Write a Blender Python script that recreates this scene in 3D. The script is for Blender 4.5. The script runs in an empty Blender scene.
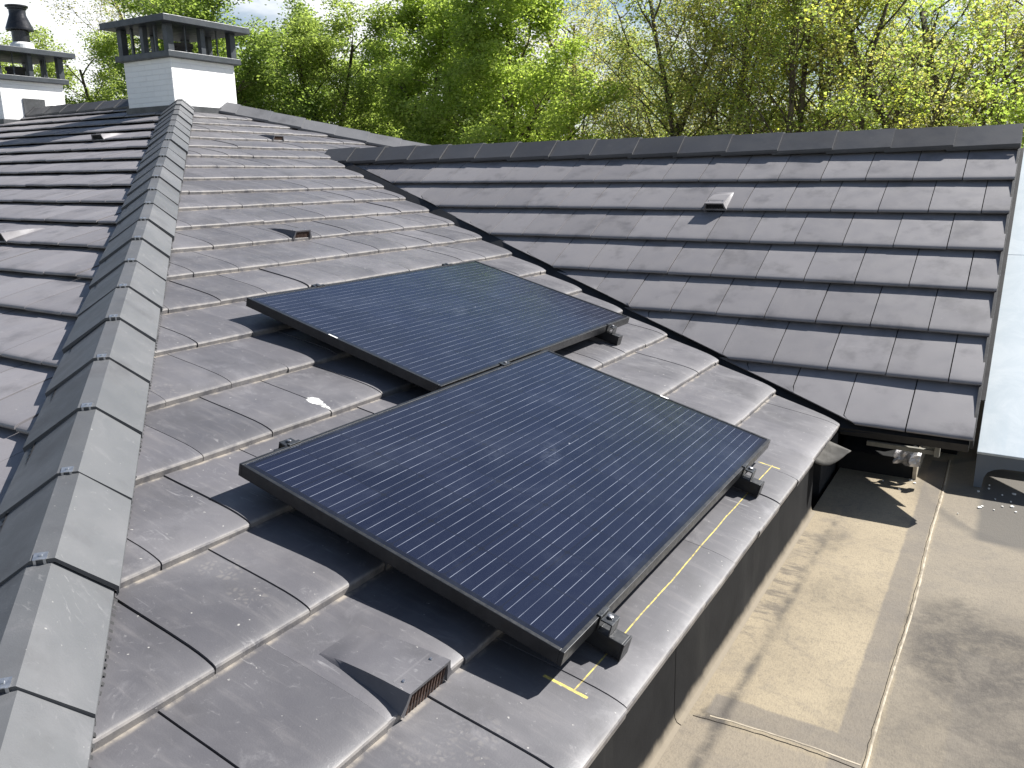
import bpy, math, random
import numpy as np
from mathutils import Vector, Matrix

random.seed(7)
PI = math.pi
SC = bpy.context.scene
COL = SC.collection

# ------------------------------------------------------------------ helpers
class MB:
    """collects vertices, faces, uvs and material slots for ONE mesh object"""
    def __init__(s):
        s.v = []; s.f = []; s.uv = []; s.uv2 = []; s.mi = []
    def face(s, pts, uv=None, uv2=None, mi=0):
        i = len(s.v); s.v.extend([tuple(p) for p in pts]); n = len(pts)
        s.f.append(tuple(range(i, i + n)))
        s.uv.extend(uv if uv else [(0, 0)] * n); s.uv2.extend(uv2 if uv2 else [(.5, .5)] * n); s.mi.append(mi)
    def faces_idx(s, verts, faces, mi=0):
        i = len(s.v); s.v.extend([tuple(p) for p in verts])
        for f in faces:
            s.f.append(tuple(i + k for k in f)); s.uv.extend([(0, 0)] * len(f)); s.uv2.extend([(.5, .5)] * len(f)); s.mi.append(mi)
    def box(s, lo, hi, mi=0, M=None):
        x0, y0, z0 = lo; x1, y1, z1 = hi
        V = [(x0,y0,z0),(x1,y0,z0),(x1,y1,z0),(x0,y1,z0),(x0,y0,z1),(x1,y0,z1),(x1,y1,z1),(x0,y1,z1)]
        if M is not None: V = [tuple(M @ Vector(p)) for p in V]
        s.faces_idx(V, [(0,3,2,1),(4,5,6,7),(0,1,5,4),(1,2,6,5),(2,3,7,6),(3,0,4,7)], mi)
    def lathe(s, c, prof, n=24, mi=0):
        V = []; F = []
        for (r, z) in prof:
            for k in range(n):
                a = 2*PI*k/n; V.append((c[0]+r*math.cos(a), c[1]+r*math.sin(a), c[2]+z))
        for j in range(len(prof)-1):
            for k in range(n):
                F.append((j*n+k, j*n+(k+1)%n, (j+1)*n+(k+1)%n, (j+1)*n+k))
        F.append(tuple(range(n))[::-1]); F.append(tuple((len(prof)-1)*n+k for k in range(n)))
        s.faces_idx(V, F, mi)
    def tube(s, pts, rad, n=6, mi=0):
        V = []; F = []
        for i, p in enumerate(pts):
            p = Vector(p)
            d = (Vector(pts[min(i+1, len(pts)-1)]) - Vector(pts[max(i-1, 0)])).normalized()
            a = d.orthogonal().normalized(); b = d.cross(a); r = rad[i] if hasattr(rad, '__len__') else rad
            for k in range(n):
                t = 2*PI*k/n; V.append(tuple(p + a*(r*math.cos(t)) + b*(r*math.sin(t))))
        for i in range(len(pts)-1):
            for k in range(n):
                F.append((i*n+k, i*n+(k+1)%n, (i+1)*n+(k+1)%n, (i+1)*n+k))
        F.append(tuple(range(n))[::-1]); F.append(tuple((len(pts)-1)*n+k for k in range(n)))
        s.faces_idx(V, F, mi)
    def prism(s, poly, axis, a, b, mi=0, M=None):
        """polygon (list of 2D) extruded along axis ('x': poly is (y,z); 'y': poly is (x,z); 'z': (x,y))"""
        def P(q, t): return {'x': (t, q[0], q[1]), 'y': (q[0], t, q[1]), 'z': (q[0], q[1], t)}[axis]
        n = len(poly); V = [P(q, a) for q in poly] + [P(q, b) for q in poly]
        if M is not None: V = [tuple(M @ Vector(p)) for p in V]
        F = [tuple(range(n))[::-1], tuple(range(n, 2*n))] + [(i, (i+1) % n, n+(i+1) % n, n+i) for i in range(n)]
        s.faces_idx(V, F, mi)
    def build(s, name, mats, parent=None, origin=(0, 0, 0), smooth=False, bevel=0, weld=False):
        me = bpy.data.meshes.new(name)
        o = Vector(origin)
        me.from_pydata([tuple(Vector(p) - o) for p in s.v], [], s.f)
        l1 = me.uv_layers.new(name='slope'); l2 = me.uv_layers.new(name='tile')
        l1.data.foreach_set('uv', np.array(s.uv, dtype=np.float32).ravel())
        l2.data.foreach_set('uv', np.array(s.uv2, dtype=np.float32).ravel())
        if not isinstance(mats, (list, tuple)): mats = [mats]
        for m in mats: me.materials.append(m)
        me.polygons.foreach_set('material_index', s.mi)
        if smooth: me.polygons.foreach_set('use_smooth', [True]*len(me.polygons))
        me.validate(); me.update()
        ob = bpy.data.objects.new(name, me); COL.objects.link(ob)
        if parent is not None: ob.parent = parent
        else: ob.location = o
        if bevel:
            b = ob.modifiers.new('bevel', 'BEVEL'); b.width = bevel; b.segments = 2; b.limit_method = 'ANGLE'; b.angle_limit = math.radians(40)
        return ob

def tag(o, label=None, cat=None, group=None, kind=None):
    if label: o['label'] = label
    if cat: o['category'] = cat
    if group: o['group'] = group
    if kind: o['kind'] = kind
    return o
def empty(name, loc=(0, 0, 0), M=None):
    o = bpy.data.objects.new(name, None); COL.objects.link(o); o.empty_display_size = .1
    o.location = loc
    if M is not None: o.matrix_world = M
    return o

# ------------------------------------------------------------------ materials
def lin(c):
    return tuple(c) + (1,)
class NT:
    def __init__(s, name):
        s.m = bpy.data.materials.new(name); s.m.use_nodes = True; s.t = s.m.node_tree; s.t.nodes.clear()
        s.out = s.n('ShaderNodeOutputMaterial'); s.b = s.n('ShaderNodeBsdfPrincipled'); s.l(s.b.outputs[0], s.out.inputs[0])
    def n(s, typ, **kw):
        nd = s.t.nodes.new(typ)
        for k, v in kw.items(): setattr(nd, k, v)
        return nd
    def l(s, a, b): s.t.links.new(a, b)
    def val(s, x):
        return x
    def setin(s, sock, x):
        if isinstance(x, bpy.types.NodeSocket): s.l(x, sock)
        else: sock.default_value = x
    def math(s, op, a, b=0.0, c=None, clamp=False):
        nd = s.n('ShaderNodeMath', operation=op); nd.use_clamp = clamp
        s.setin(nd.inputs[0], a); s.setin(nd.inputs[1], b)
        if c is not None: s.setin(nd.inputs[2], c)
        return nd.outputs[0]
    def noise(s, vec, scale, detail=4, rough=.6, dist=0.0, out=0):
        nd = s.n('ShaderNodeTexNoise'); nd.inputs['Scale'].default_value = scale; nd.inputs['Detail'].default_value = detail
        nd.inputs['Roughness'].default_value = rough; nd.inputs['Distortion'].default_value = dist
        if vec is not None: s.l(vec, nd.inputs['Vector'])
        return nd.outputs[out]
    def mix(s, f, a, b, blend='MIX'):
        nd = s.n('ShaderNodeMix', data_type='RGBA', blend_type=blend); nd.clamp_factor = True
        s.setin(nd.inputs[0], f)
        for sock, x in ((nd.inputs[6], a), (nd.inputs[7], b)):
            if isinstance(x, bpy.types.NodeSocket): s.l(x, sock)
            else: sock.default_value = lin(x) if len(x) == 3 else x
        return nd.outputs[2]
    def ramp(s, f, lo, hi, a=0.0, b=1.0):
        nd = s.n('ShaderNodeMapRange', interpolation_type='SMOOTHSTEP'); s.setin(nd.inputs[0], f)
        for i, x in zip((1, 2, 3, 4), (lo, hi, a, b)): nd.inputs[i].default_value = x
        return nd.outputs[0]
    def uv(s, name):
        nd = s.n('ShaderNodeUVMap'); nd.uv_map = name; return nd.outputs[0]
    def obj(s): return s.n('ShaderNodeTexCoord').outputs['Object']
    def xyz(s, v):
        nd = s.n('ShaderNodeSeparateXYZ'); s.l(v, nd.inputs[0]); return nd.outputs
    def mapping(s, v, loc=(0,0,0), rot=(0,0,0), scale=(1,1,1)):
        nd = s.n('ShaderNodeMapping'); s.l(v, nd.inputs[0]); nd.inputs[1].default_value = loc; nd.inputs[2].default_value = rot; nd.inputs[3].default_value = scale
        return nd.outputs[0]
    def bump(s, h, strength=.3, dist=.01):
        nd = s.n('ShaderNodeBump'); nd.inputs['Strength'].default_value = strength; nd.inputs['Distance'].default_value = dist
        s.l(h, nd.inputs['Height']); s.l(nd.outputs[0], s.b.inputs['Normal'])
    def base(s, c):
        i = s.b.inputs['Base Color']
        if isinstance(c, bpy.types.NodeSocket): s.l(c, i)
        else: i.default_value = lin(c)
    def rough(s, r): s.setin(s.b.inputs['Roughness'], r)
    def spec(s, r): s.setin(s.b.inputs['Specular IOR Level'], r)
    def metal(s, r): s.setin(s.b.inputs['Metallic'], r)

def box_mask(N, u, v, u0, u1, v0, v1, soft=.002):
    a = N.ramp(u, u0 - soft, u0 + soft); b = N.ramp(u, u1 - soft, u1 + soft, 1, 0)
    c = N.ramp(v, v0 - soft, v0 + soft); d = N.ramp(v, v1 - soft, v1 + soft, 1, 0)
    return N.math('MULTIPLY', N.math('MULTIPLY', a, b), N.math('MULTIPLY', c, d))
def ellipse_mask(N, u, v, cu, cv, ru, rv, soft=.35, rot=0.0):
    du = N.math('SUBTRACT', u, cu); dv = N.math('SUBTRACT', v, cv)
    if rot:
        c, sn = math.cos(rot), math.sin(rot)
        a = N.math('ADD', N.math('MULTIPLY', du, c), N.math('MULTIPLY', dv, sn))
        b = N.math('SUBTRACT', N.math('MULTIPLY', dv, c), N.math('MULTIPLY', du, sn))
        du, dv = a, b
    du = N.math('DIVIDE', du, ru); dv = N.math('DIVIDE', dv, rv)
    r = N.math('SQRT', N.math('ADD', N.math('MULTIPLY', du, du), N.math('MULTIPLY', dv, dv)))
    return N.ramp(r, 1 - soft, 1 + soft, 1, 0)

def tile_mat(name, dark, light, marks=False, dusty=1.0):
    N = NT(name); uv = N.uv('slope'); tv = N.uv('tile'); ob = N.obj()
    rnd = N.n('ShaderNodeNewGeometry').outputs['Random Per Island']
    c = N.mix(rnd, dark, light)
    t = N.xyz(tv); s = N.xyz(uv)
    big = N.noise(ob, 2.2, 5, .62, .4)
    c = N.mix(N.math('MULTIPLY', N.ramp(big, .42, .72), .36 * dusty), c, (.200, .193, .198))
    st = N.noise(N.mapping(uv, scale=(34, 5, 1)), 1.0, 4, .6)
    c = N.mix(N.math('MULTIPLY', N.ramp(st, .5, .75), .22), c, (.22, .205, .2))
    dk = N.noise(ob, 5.5, 5, .6)
    c = N.mix(N.math('MULTIPLY', N.ramp(dk, .50, .72), .42), c, (.052, .050, .052))
    # scuffs and chalky flecks
    sc = N.noise(ob, 26, 6, .72, 1.6)
    c = N.mix(N.math('MULTIPLY', N.ramp(sc, .58, .76), .32 * dusty), c, (.33, .32, .315))
    s2 = N.noise(N.mapping(ob, rot=(0, 0, .9), scale=(9, 60, 20)), 1.0, 4, .65, 1.5)
    pm = N.ramp(N.noise(ob, 3.3, 3, .6), .50, .66)
    c = N.mix(N.math('MULTIPLY', N.math('MULTIPLY', N.ramp(s2, .58, .70), pm), .38 * dusty), c, (.37, .36, .355))
    c = N.mix(N.math('MULTIPLY', N.ramp(N.noise(ob, 8, 5, .7, .9), .55, .75), .28 * dusty), c, (.245, .237, .242))
    fl = N.noise(ob, 70, 2, .5)
    c = N.mix(N.math('MULTIPLY', N.ramp(fl, .73, .78), .55 * dusty), c, (.5, .48, .44))
    # cream bloom and painted-in sun brightness on the worn nose; dirt just under the tile above
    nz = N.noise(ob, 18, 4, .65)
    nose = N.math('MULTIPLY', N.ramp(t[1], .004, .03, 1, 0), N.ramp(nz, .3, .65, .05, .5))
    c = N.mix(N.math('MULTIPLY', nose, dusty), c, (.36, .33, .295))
    dirt = N.math('MULTIPLY', N.ramp(t[1], .955, .99), N.ramp(nz, .40, .68, .02, .65))
    c = N.mix(N.math('MULTIPLY', dirt, dusty), c, (.36, .315, .255))
    if marks:
        ln = N.noise(N.mapping(uv, scale=(60, 60, 1)), 1.0, 3, .7)
        brk = N.ramp(ln, .36, .62)
        wob = N.math('ADD', s[1], N.math('MULTIPLY', N.math('SUBTRACT', N.noise(uv, 3.0, 2, .5), .5), .012))
        yl = box_mask(N, s[0], wob, 2.215, 3.83, .1085, .1115, .0014)
        for (u0, u1, v0, v1) in ((2.209, 2.217, .078, .185), (3.817, 3.824, .078, .16)):
            yl = N.math('MAXIMUM', yl, box_mask(N, s[0], s[1], u0, u1, v0, v1, .002))
        yl = N.math('MULTIPLY', yl, N.math('ADD', N.math('MULTIPLY', brk, .55), .28))
        c = N.mix(yl, c, (.78, .62, .10))
        wob2 = N.math('MULTIPLY', N.math('SUBTRACT', N.noise(uv, 40, 3, .6), .5), .03)
        uu = N.math('ADD', s[0], wob2); vv = N.math('ADD', s[1], wob2)
        sp = ellipse_mask(N, uu, vv, 2.775, 1.43, .021, .032, .15)
        sp = N.math('MAXIMUM', sp, ellipse_mask(N, uu, vv, 2.772, 1.385, .008, .03, .25))
        sp = N.math('MAXIMUM', sp, ellipse_mask(N, uu, vv, 3.02, 2.93, .012, .012, .2))
        c = N.mix(sp, c, (.66, .65, .62))
        sw = box_mask(N, N.math('ADD', s[0], N.math('MULTIPLY', s[1], -.28)), s[1], 1.893, 1.901, .47, .545, .003)
        c = N.mix(N.math('MULTIPLY', sw, .6), c, (.7, .68, .62))
        # dusty boot prints
        foot = None
        for (cu, cv, ru, rv, ro) in ((1.965, .92, .045, .062, .5), (1.935, .80, .038, .045, .5), (1.96, .20, .07, .055, .2), (1.87, .25, .05, .05, .2), (3.0, .53, .06, .045, 0), (2.42, 1.75, .05, .06, .4), (4.36, .62, .06, .04, .2)):
            m = ellipse_mask(N, s[0], s[1], cu, cv, ru, rv, .25, ro)
            foot = m if foot is None else N.math('MAXIMUM', foot, m)
        wv = N.n('ShaderNodeTexVoronoi', feature='DISTANCE_TO_EDGE'); wv.inputs['Scale'].default_value = 62; N.l(uv, wv.inputs['Vector'])
        pr = N.math('MULTIPLY', foot, N.math('MULTIPLY', N.ramp(wv.outputs['Distance'], .06, .30), N.ramp(N.noise(uv, 30, 3, .6), .35, .6)))
        c = N.mix(N.math('MULTIPLY', pr, .15), c, (.34, .31, .265))
    N.base(c)
    N.rough(N.ramp(N.noise(ob, 9, 4, .6), .3, .7, .46, .62)); N.spec(.42)
    N.bump(N.math('ADD', N.noise(ob, 260, 3, .6), N.math('MULTIPLY', N.noise(ob, 35, 4, .6), .5)), .10, .003)
    return N.m

def simple(name, col, rough=.5, spec=.5, metal=0.0, var=.25, scale=6, bump=0, col2=None):
    N = NT(name); ob = N.obj()
    n = N.noise(ob, scale, 5, .65, .3)
    c2 = col2 if col2 else tuple(min(1, x*(1+var)+.004) for x in col)
    c1 = tuple(x*(1-var) for x in col)
    N.base(N.mix(N.ramp(n, .3, .7), c1, c2)); N.rough(N.ramp(N.noise(ob, scale*3, 4), .3, .7, max(.03, rough-.08), min(1, rough+.08)))
    N.spec(spec); N.metal(metal)
    if bump: N.bump(N.noise(ob, scale*14, 4, .6), bump, .004)
    return N.m

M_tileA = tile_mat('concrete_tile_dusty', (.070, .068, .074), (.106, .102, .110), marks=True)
M_tileB = tile_mat('concrete_tile_side_lightened', (.165, .156, .163), (.205, .194, .202), dusty=.8)  # same tile as the main slope, base lightened in place of fill light
M_tileC = tile_mat('concrete_tile_clean_lightened', (.172, .163, .166), (.214, .203, .206), dusty=.25)  # same tile again, less dusty, extra light put into the base colour
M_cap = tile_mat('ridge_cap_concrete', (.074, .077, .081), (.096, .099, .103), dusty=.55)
M_cap2 = tile_mat('hip_cap_concrete_sunlit', (.125, .125, .13), (.155, .155, .16), dusty=.5)  # lighter copy of the cap concrete, sunlit faces put into the colour
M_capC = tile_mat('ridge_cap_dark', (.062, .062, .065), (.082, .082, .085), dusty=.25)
M_black = simple('black_roll', (.012, .012, .013), .7)
M_lead = simple('lead_sheet', (.055, .057, .06), .5, .5, 0, .3, 8)
M_leadlight = simple('lead_tongue', (.10, .095, .086), .85, .1, 0, .3, 12)
M_alu = simple('galvanised_clip', (.55, .56, .57), .35, .5, .9, .15, 30)
M_frame = simple('black_anodised', (.018, .019, .021), .38, .5, .3, .2, 20)
M_rail = simple('black_rail', (.016, .017, .019), .42, .5, .2, .2, 20)
M_clamp = simple('clamp_metal', (.05, .053, .057), .35, .5, .6, .3, 40)
M_bolt = simple('steel_bolt', (.35, .35, .36), .3, .5, .9, .2, 40)
M_coil = simple('clay_grille', (.085, .052, .040), .8, .3, 0, .35, 60)
M_metalgrey = simple('cowl_grey_paint', (.040, .047, .055), .45, .5, 0, .12, 5)
M_flue = simple('flue_black', (.02, .02, .023), .3, .5, .2, .2, 8)
M_fluecollar = simple('flue_collar', (.72, .72, .70), .5, .4, 0, .1, 8)
def upstand_mat():
    N = NT('bitumen_upstand'); ob = N.obj(); z = N.xyz(ob)[2]
    c = N.mix(N.ramp(N.noise(ob, 4, 5, .65, .3), .3, .7), (.0085, .0085, .009), (.0145, .0145, .015))
    c = N.mix(N.math('MULTIPLY', N.ramp(N.noise(N.mapping(ob, scale=(3, 7, 1.2)), 1, 5, .65), .5, .75), .4), c, (.032, .031, .029))
    zz = N.math('ADD', z, N.math('MULTIPLY', N.math('SUBTRACT', N.noise(ob, 14, 5, .65), .5), .03))
    c = N.mix(N.ramp(zz, 2.934, 2.966, .9, 0), c, (.24, .205, .155))
    N.base(c); N.rough(.85); N.spec(.15); N.bump(N.noise(ob, 60, 4, .6), .12, .004); return N.m
M_fascia = upstand_mat()
M_wallbrick = simple('house_brick', (.30, .19, .14), .85, .2, 0, .25, 3)
M_skirt = simple('slate_grey_metal', (.13, .150, .170), .5, .5, 0, .08, 3)
M_board = simple('grey_board', (.23, .22, .185), .7, .3, 0, .25, 12)
M_silver = simple('flashing_foil', (.62, .60, .60), .35, .5, .5, .35, 16, .5)
M_kerb = simple('black_kerb', (.010, .010, .010), .85, .15)
M_flake = simple('lime_flake', (.72, .70, .64), .8, .2, 0, .1, 20)

def zinc():
    N = NT('white_zinc_sheet'); ob = N.obj()
    c = N.mix(N.ramp(N.noise(ob, 5, 6, .7, .8), .3, .7), (.58, .65, .68), (.70, .755, .775))
    c = N.mix(N.math('MULTIPLY', N.ramp(N.noise(N.mapping(ob, scale=(14, 3, 3)), 1, 5, .6), .5, .75), .4), c, (.56, .65, .70))
    N.base(c); N.rough(.5); N.metal(.15); return N.m
M_zinc = zinc()
def white_brick():
    N = NT('white_painted_brick'); ob = N.obj(); x = N.xyz(ob)
    u = N.math('ADD', x[0], x[1])
    cmb = N.n('ShaderNodeCombineXYZ'); N.l(u, cmb.inputs[0]); N.l(x[2], cmb.inputs[1])
    br = N.n('ShaderNodeTexBrick'); N.l(cmb.outputs[0], br.inputs[0])
    br.inputs['Scale'].default_value = 1; br.inputs['Brick Width'].default_value = .215; br.inputs['Row Height'].default_value = .052
    br.inputs['Mortar Size'].default_value = .004; br.inputs['Mortar Smooth'].default_value = .5
    br.inputs['Color1'].default_value = lin((.90, .895, .88)); br.inputs['Color2'].default_value = lin((.86, .855, .84)); br.inputs['Mortar'].default_value = lin((.85, .84, .83))
    c = N.mix(N.math('MULTIPLY', N.ramp(N.noise(ob, 7, 5, .6), .5, .8), .25), br.outputs[0], (.62, .60, .56))
    N.base(c); N.rough(.7)
    h = N.math('SUBTRACT', N.math('MULTIPLY', N.noise(ob, 60, 3, .6), .25), br.outputs['Fac'])
    N.bump(h, .6, .006); return N.m
M_brick = white_brick()

def membrane():
    N = NT('weathered_roofing_membrane'); ob = N.obj(); x = N.xyz(ob)
    big = N.noise(ob, 2.0, 6, .60, .4); med = N.noise(ob, 6, 7, .70, .8); fine = N.noise(ob, 55, 5, .70); grit = N.noise(N.mapping(ob, scale=(260, 80, 1)), 1, 2, .5)
    c = N.mix(N.ramp(big, .32, .68), (.255, .213, .150), (.325, .272, .188))
    c = N.mix(N.math('MULTIPLY', N.ramp(med, .48, .68), .5), c, (.180, .156, .125))
    wob = N.math('MULTIPLY', N.math('SUBTRACT', N.noise(ob, 9, 4, .6), .5), .018)
    xb = N.math('ADD', x[0], wob); yb = N.math('ADD', x[1], wob)
    w = N.math('ADD', N.math('MULTIPLY', N.math('SUBTRACT', N.noise(ob, 2.6, 6, .68), .5), .42), N.math('MULTIPLY', N.math('SUBTRACT', N.noise(ob, 16, 5, .7), .5), .10))
    u = N.math('ADD', x[0], w); v = N.math('ADD', x[1], w)
    # greyer sheet right of the seam, a second lap further right
    zone = N.ramp(xb, .425, .440)
    c = N.mix(N.math('MULTIPLY', zone, .60), c, (.170, .153, .130))
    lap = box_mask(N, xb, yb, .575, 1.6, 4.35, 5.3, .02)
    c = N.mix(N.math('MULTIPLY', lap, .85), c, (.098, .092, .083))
    lap2 = box_mask(N, xb, yb, .585, 1.6, 2.0, 3.45, .008)
    c = N.mix(N.math('MULTIPLY', lap2, .35), c, (.16, .145, .128))
    # settled dirt with fine edges
    st = None
    grain = N.math('MULTIPLY', N.ramp(med, .22, .62, .35, 1), N.ramp(fine, .25, .65, .55, 1))
    for (cu, cv, ru, rv, so, k) in ((.64, 3.42, .20, .26, .55, .95), (.80, 3.25, .30, .45, .5, .8), (.52, 3.62, .10, .12, .6, .8), (.17, 3.62, .09, .16, .8, .42), (.10, 3.30, .10, .25, .8, .25), (.05, 2.76, .045, .05, .5, .95), (.46, 2.95, .12, .16, .7, .4), (.10, 4.05, .06, .10, .8, .45), (.72, 2.95, .2, .2, .7, .5)):
        m = N.math('MULTIPLY', ellipse_mask(N, u, v, cu, cv, ru, rv, so), k)
        st = m if st is None else N.math('MAXIMUM', st, m)
    c = N.mix(N.math('MULTIPLY', st, grain), c, (.058, .053, .048))
    # rings left by standing water
    dx = N.math('SUBTRACT', N.math('ADD', x[0], N.math('MULTIPLY', w, .25)), .95); dy = N.math('SUBTRACT', N.math('ADD', x[1], N.math('MULTIPLY', w, .25)), 4.95)
    r = N.math('SQRT', N.math('ADD', N.math('MULTIPLY', dx, dx), N.math('MULTIPLY', dy, dy)))
    ring = N.math('MULTIPLY', N.ramp(r, .60, .625), N.ramp(r, .63, .70, 1, 0))
    c = N.mix(N.math('MULTIPLY', ring, .55), c, (.10, .092, .082))
    # dark lap bands beside the seams
    band = box_mask(N, xb, yb, .338, .414, 1.0, 5.3, .006)
    cross = N.math('SUBTRACT', yb, N.math('MULTIPLY', x[0], -.02))
    band = N.math('MAXIMUM', band, box_mask(N, xb, cross, .015, .40, 2.765, 2.862, .006))
    c = N.mix(N.math('MULTIPLY', band, N.ramp(med, .2, .65, .62, .88)), c, (.160, .142, .120))
    near = box_mask(N, xb, cross, -.1, .40, 1.0, 2.735, .01)
    c = N.mix(N.math('MULTIPLY', near, .45), c, (.19, .168, .142))
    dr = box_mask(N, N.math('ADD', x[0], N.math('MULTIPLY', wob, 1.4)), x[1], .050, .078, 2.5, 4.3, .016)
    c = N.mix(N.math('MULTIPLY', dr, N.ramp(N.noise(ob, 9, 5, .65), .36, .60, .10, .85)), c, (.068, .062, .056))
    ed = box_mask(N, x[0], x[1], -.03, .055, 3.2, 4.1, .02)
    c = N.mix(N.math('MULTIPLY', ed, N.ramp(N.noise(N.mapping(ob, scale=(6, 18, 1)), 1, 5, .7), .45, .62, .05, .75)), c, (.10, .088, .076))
    # grit, hairline scratches
    c = N.mix(N.math('MULTIPLY', N.ramp(fine, .48, .72), .30), c, (.125, .11, .092))
    c = N.mix(N.ramp(grit, .45, .75, 0, .30), c, (.115, .10, .083))
    N.base(c); N.rough(.88); N.spec(.2)
    N.bump(N.math('ADD', N.math('MULTIPLY', grit, .5), fine), .4, .004)
    return N.m
M_memb = membrane()
M_seam = simple('welded_seam', (.36, .31, .235), .8, .25, 0, .35, 18)
M_seamshade = simple('painted_seam_shadow', (.035, .030, .025), .9, .1)  # dark tone painted as the shadow of the seams

def pv_glass():
    N = NT('solar_cells'); ob = N.obj(); x = N.xyz(ob)
    L, Wd = 1.65, .992
    u = N.math('SUBTRACT', x[0], .025); v = N.math('SUBTRACT', x[1], .022)
    pu, pv = (L-.05)/10, (Wd-.044)/6
    inside = box_mask(N, x[0], x[1], .025, L-.025, .022, Wd-.022, .0006)
    cu = N.math('FRACT', N.math('DIVIDE', u, pu)); cv = N.math('FRACT', N.math('DIVIDE', v, pv))
    iu = N.math('FLOOR', N.math('DIVIDE', u, pu)); iv = N.math('FLOOR', N.math('DIVIDE', v, pv))
    cid = N.n('ShaderNodeCombineXYZ'); N.l(iu, cid.inputs[0]); N.l(iv, cid.inputs[1])
    wn = N.n('ShaderNodeTexWhiteNoise', noise_dimensions='3D'); N.l(cid.outputs[0], wn.inputs[0])
    c = N.mix(wn.outputs[0], (.0055, .0066, .0150), (.0080, .0095, .0205))
    # cell gaps (black backsheet) with chamfered corners
    du = N.math('ABSOLUTE', N.math('SUBTRACT', cu, .5)); dv = N.math('ABSOLUTE', N.math('SUBTRACT', cv, .5))
    gap = N.math('MAXIMUM', N.ramp(du, .488, .494), N.ramp(dv, .488, .494))
    gap = N.math('MAXIMUM', gap, N.ramp(N.math('ADD', du, dv), .93, .94))
    c = N.mix(gap, c, (.007, .007, .010))
    # silver busbars, five to a cell, along the length
    fb = N.math('ABSOLUTE', N.math('SUBTRACT', N.math('FRACT', N.math('MULTIPLY', cv, 5)), .5))
    bus = N.math('MULTIPLY', N.ramp(fb, .010, .024, 1, 0), inside)
    seg = N.ramp(N.noise(N.mapping(ob, scale=(7, 28, 1)), 1, 2, .5), .3, .7, .35, 1)
    seg = N.math('MULTIPLY', seg, N.ramp(du, .46, .485, 1, .35))
    bus = N.math('MULTIPLY', bus, seg)
    # fine fingers across the cell
    fg = N.math('ABSOLUTE', N.math('SUBTRACT', N.math('FRACT', N.math('MULTIPLY', cu, 66)), .5))
    c = N.mix(N.math('MULTIPLY', N.ramp(fg, .02, .1, 1, 0), .10), c, (.2, .21, .24))
    c = N.mix(N.math('MULTIPLY', bus, .8), c, (.34, .37, .44))
    c = N.mix(N.math('SUBTRACT', 1.0, inside), c, (.008, .008, .010))
    # dust and wiped smears on the glass
    sm = ellipse_mask(N, N.math('ADD', x[0], N.math('MULTIPLY', N.math('SUBTRACT', N.noise(ob, 25, 3), .5), .06)), x[1], .80, .49, .075, .03, .6, .5)
    sm = N.math('MAXIMUM', N.math('MULTIPLY', sm, .75), N.math('MULTIPLY', ellipse_mask(N, x[0], x[1], .66, .60, .07, .035, .8), .45))
    sm = N.math('MULTIPLY', sm, N.ramp(N.noise(ob, 60, 4, .6), .35, .6))
    dust = N.math('MULTIPLY', N.ramp(N.noise(ob, 4, 6, .7, .8), .45, .8), .035)
    c = N.mix(N.math('MAXIMUM', N.math('MULTIPLY', sm, .07), dust), c, (.40, .45, .55))
    sp = N.ramp(N.noise(ob, 55, 1, .4), .84, .86)
    c = N.mix(N.math('MULTIPLY', sp, .5), c, (.5, .52, .55))
    N.base(c)
    N.rough(N.ramp(N.noise(ob, 6, 5, .7), .3, .7, .15, .22)); N.spec(.58); N.b.inputs['Specular Tint'].default_value = (.32, .56, 1.0, 1)
    return N.m
M_pv = pv_glass()

def leaf_mat(name, a, b, trans=.45):
    N = NT(name)
    rnd = N.n('ShaderNodeNewGeometry').outputs['Random Per Island']
    ob = N.obj()
    c = N.mix(rnd, a, b)
    c = N.mix(N.math('MULTIPLY', N.ramp(N.noise(ob, .9, 3, .5), .4, .7), .35), c, tuple(x*.75 for x in a))
    N.base(c); N.rough(.6); N.spec(.18)
    tr = N.n('ShaderNodeBsdfTranslucent')
    N.l(N.mix(1.0, c, (1.6, 1.65, 1.0), 'MULTIPLY'), tr.inputs[0])
    mx = N.n('ShaderNodeMixShader'); mx.inputs[0].default_value = .6
    N.l(N.b.outputs[0], mx.inputs[1]); N.l(tr.outputs[0], mx.inputs[2]); N.l(mx.outputs[0], N.out.inputs[0])
    return N.m
M_leaf = {'lime': leaf_mat('leaf_lime', (.240, .320, .080), (.400, .470, .140)),
          'dark': leaf_mat('leaf_green', (.140, .205, .055), (.280, .345, .105)),
          'olive': leaf_mat('leaf_olive', (.215, .275, .085), (.370, .430, .150)),
          'bud': leaf_mat('leaf_bud', (.300, .290, .125), (.480, .455, .190)),
          'yellow': leaf_mat('leaf_blossom', (.330, .360, .075), (.500, .490, .110))}
def bark():
    N = NT('bark'); ob = N.obj()
    n = N.noise(N.mapping(ob, scale=(6, 6, 1.2)), 1.5, 6, .7, .6)
    c = N.mix(N.ramp(n, .3, .7), (.050, .042, .034), (.170, .145, .110))
    c = N.mix(N.math('MULTIPLY', N.ramp(N.noise(ob, 1.4, 4), .5, .7), .5), c, (.075, .082, .040))
    N.base(c); N.rough(.9); N.spec(.15); N.bump(n, .6, .02); return N.m
M_bark = bark()
def twig():
    N = NT('twig'); ob = N.obj()
    N.base(N.mix(N.noise(ob, 2, 3), (.11, .088, .062), (.24, .195, .13))); N.rough(.85); N.spec(.2); return N.m
M_twig = twig()
def grass_ground():
    N = NT('garden_ground'); ob = N.obj()
    c = N.mix(N.ramp(N.noise(ob, .35, 6, .65), .35, .65), (.045, .075, .022), (.085, .10, .04))
    c = N.mix(N.ramp(N.noise(ob, 3, 5, .7), .45, .7), c, (.06, .055, .035))
    N.base(c); N.rough(.95); N.spec(.1); N.bump(N.noise(ob, 9, 5, .7), .6, .05); return N.m
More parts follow.
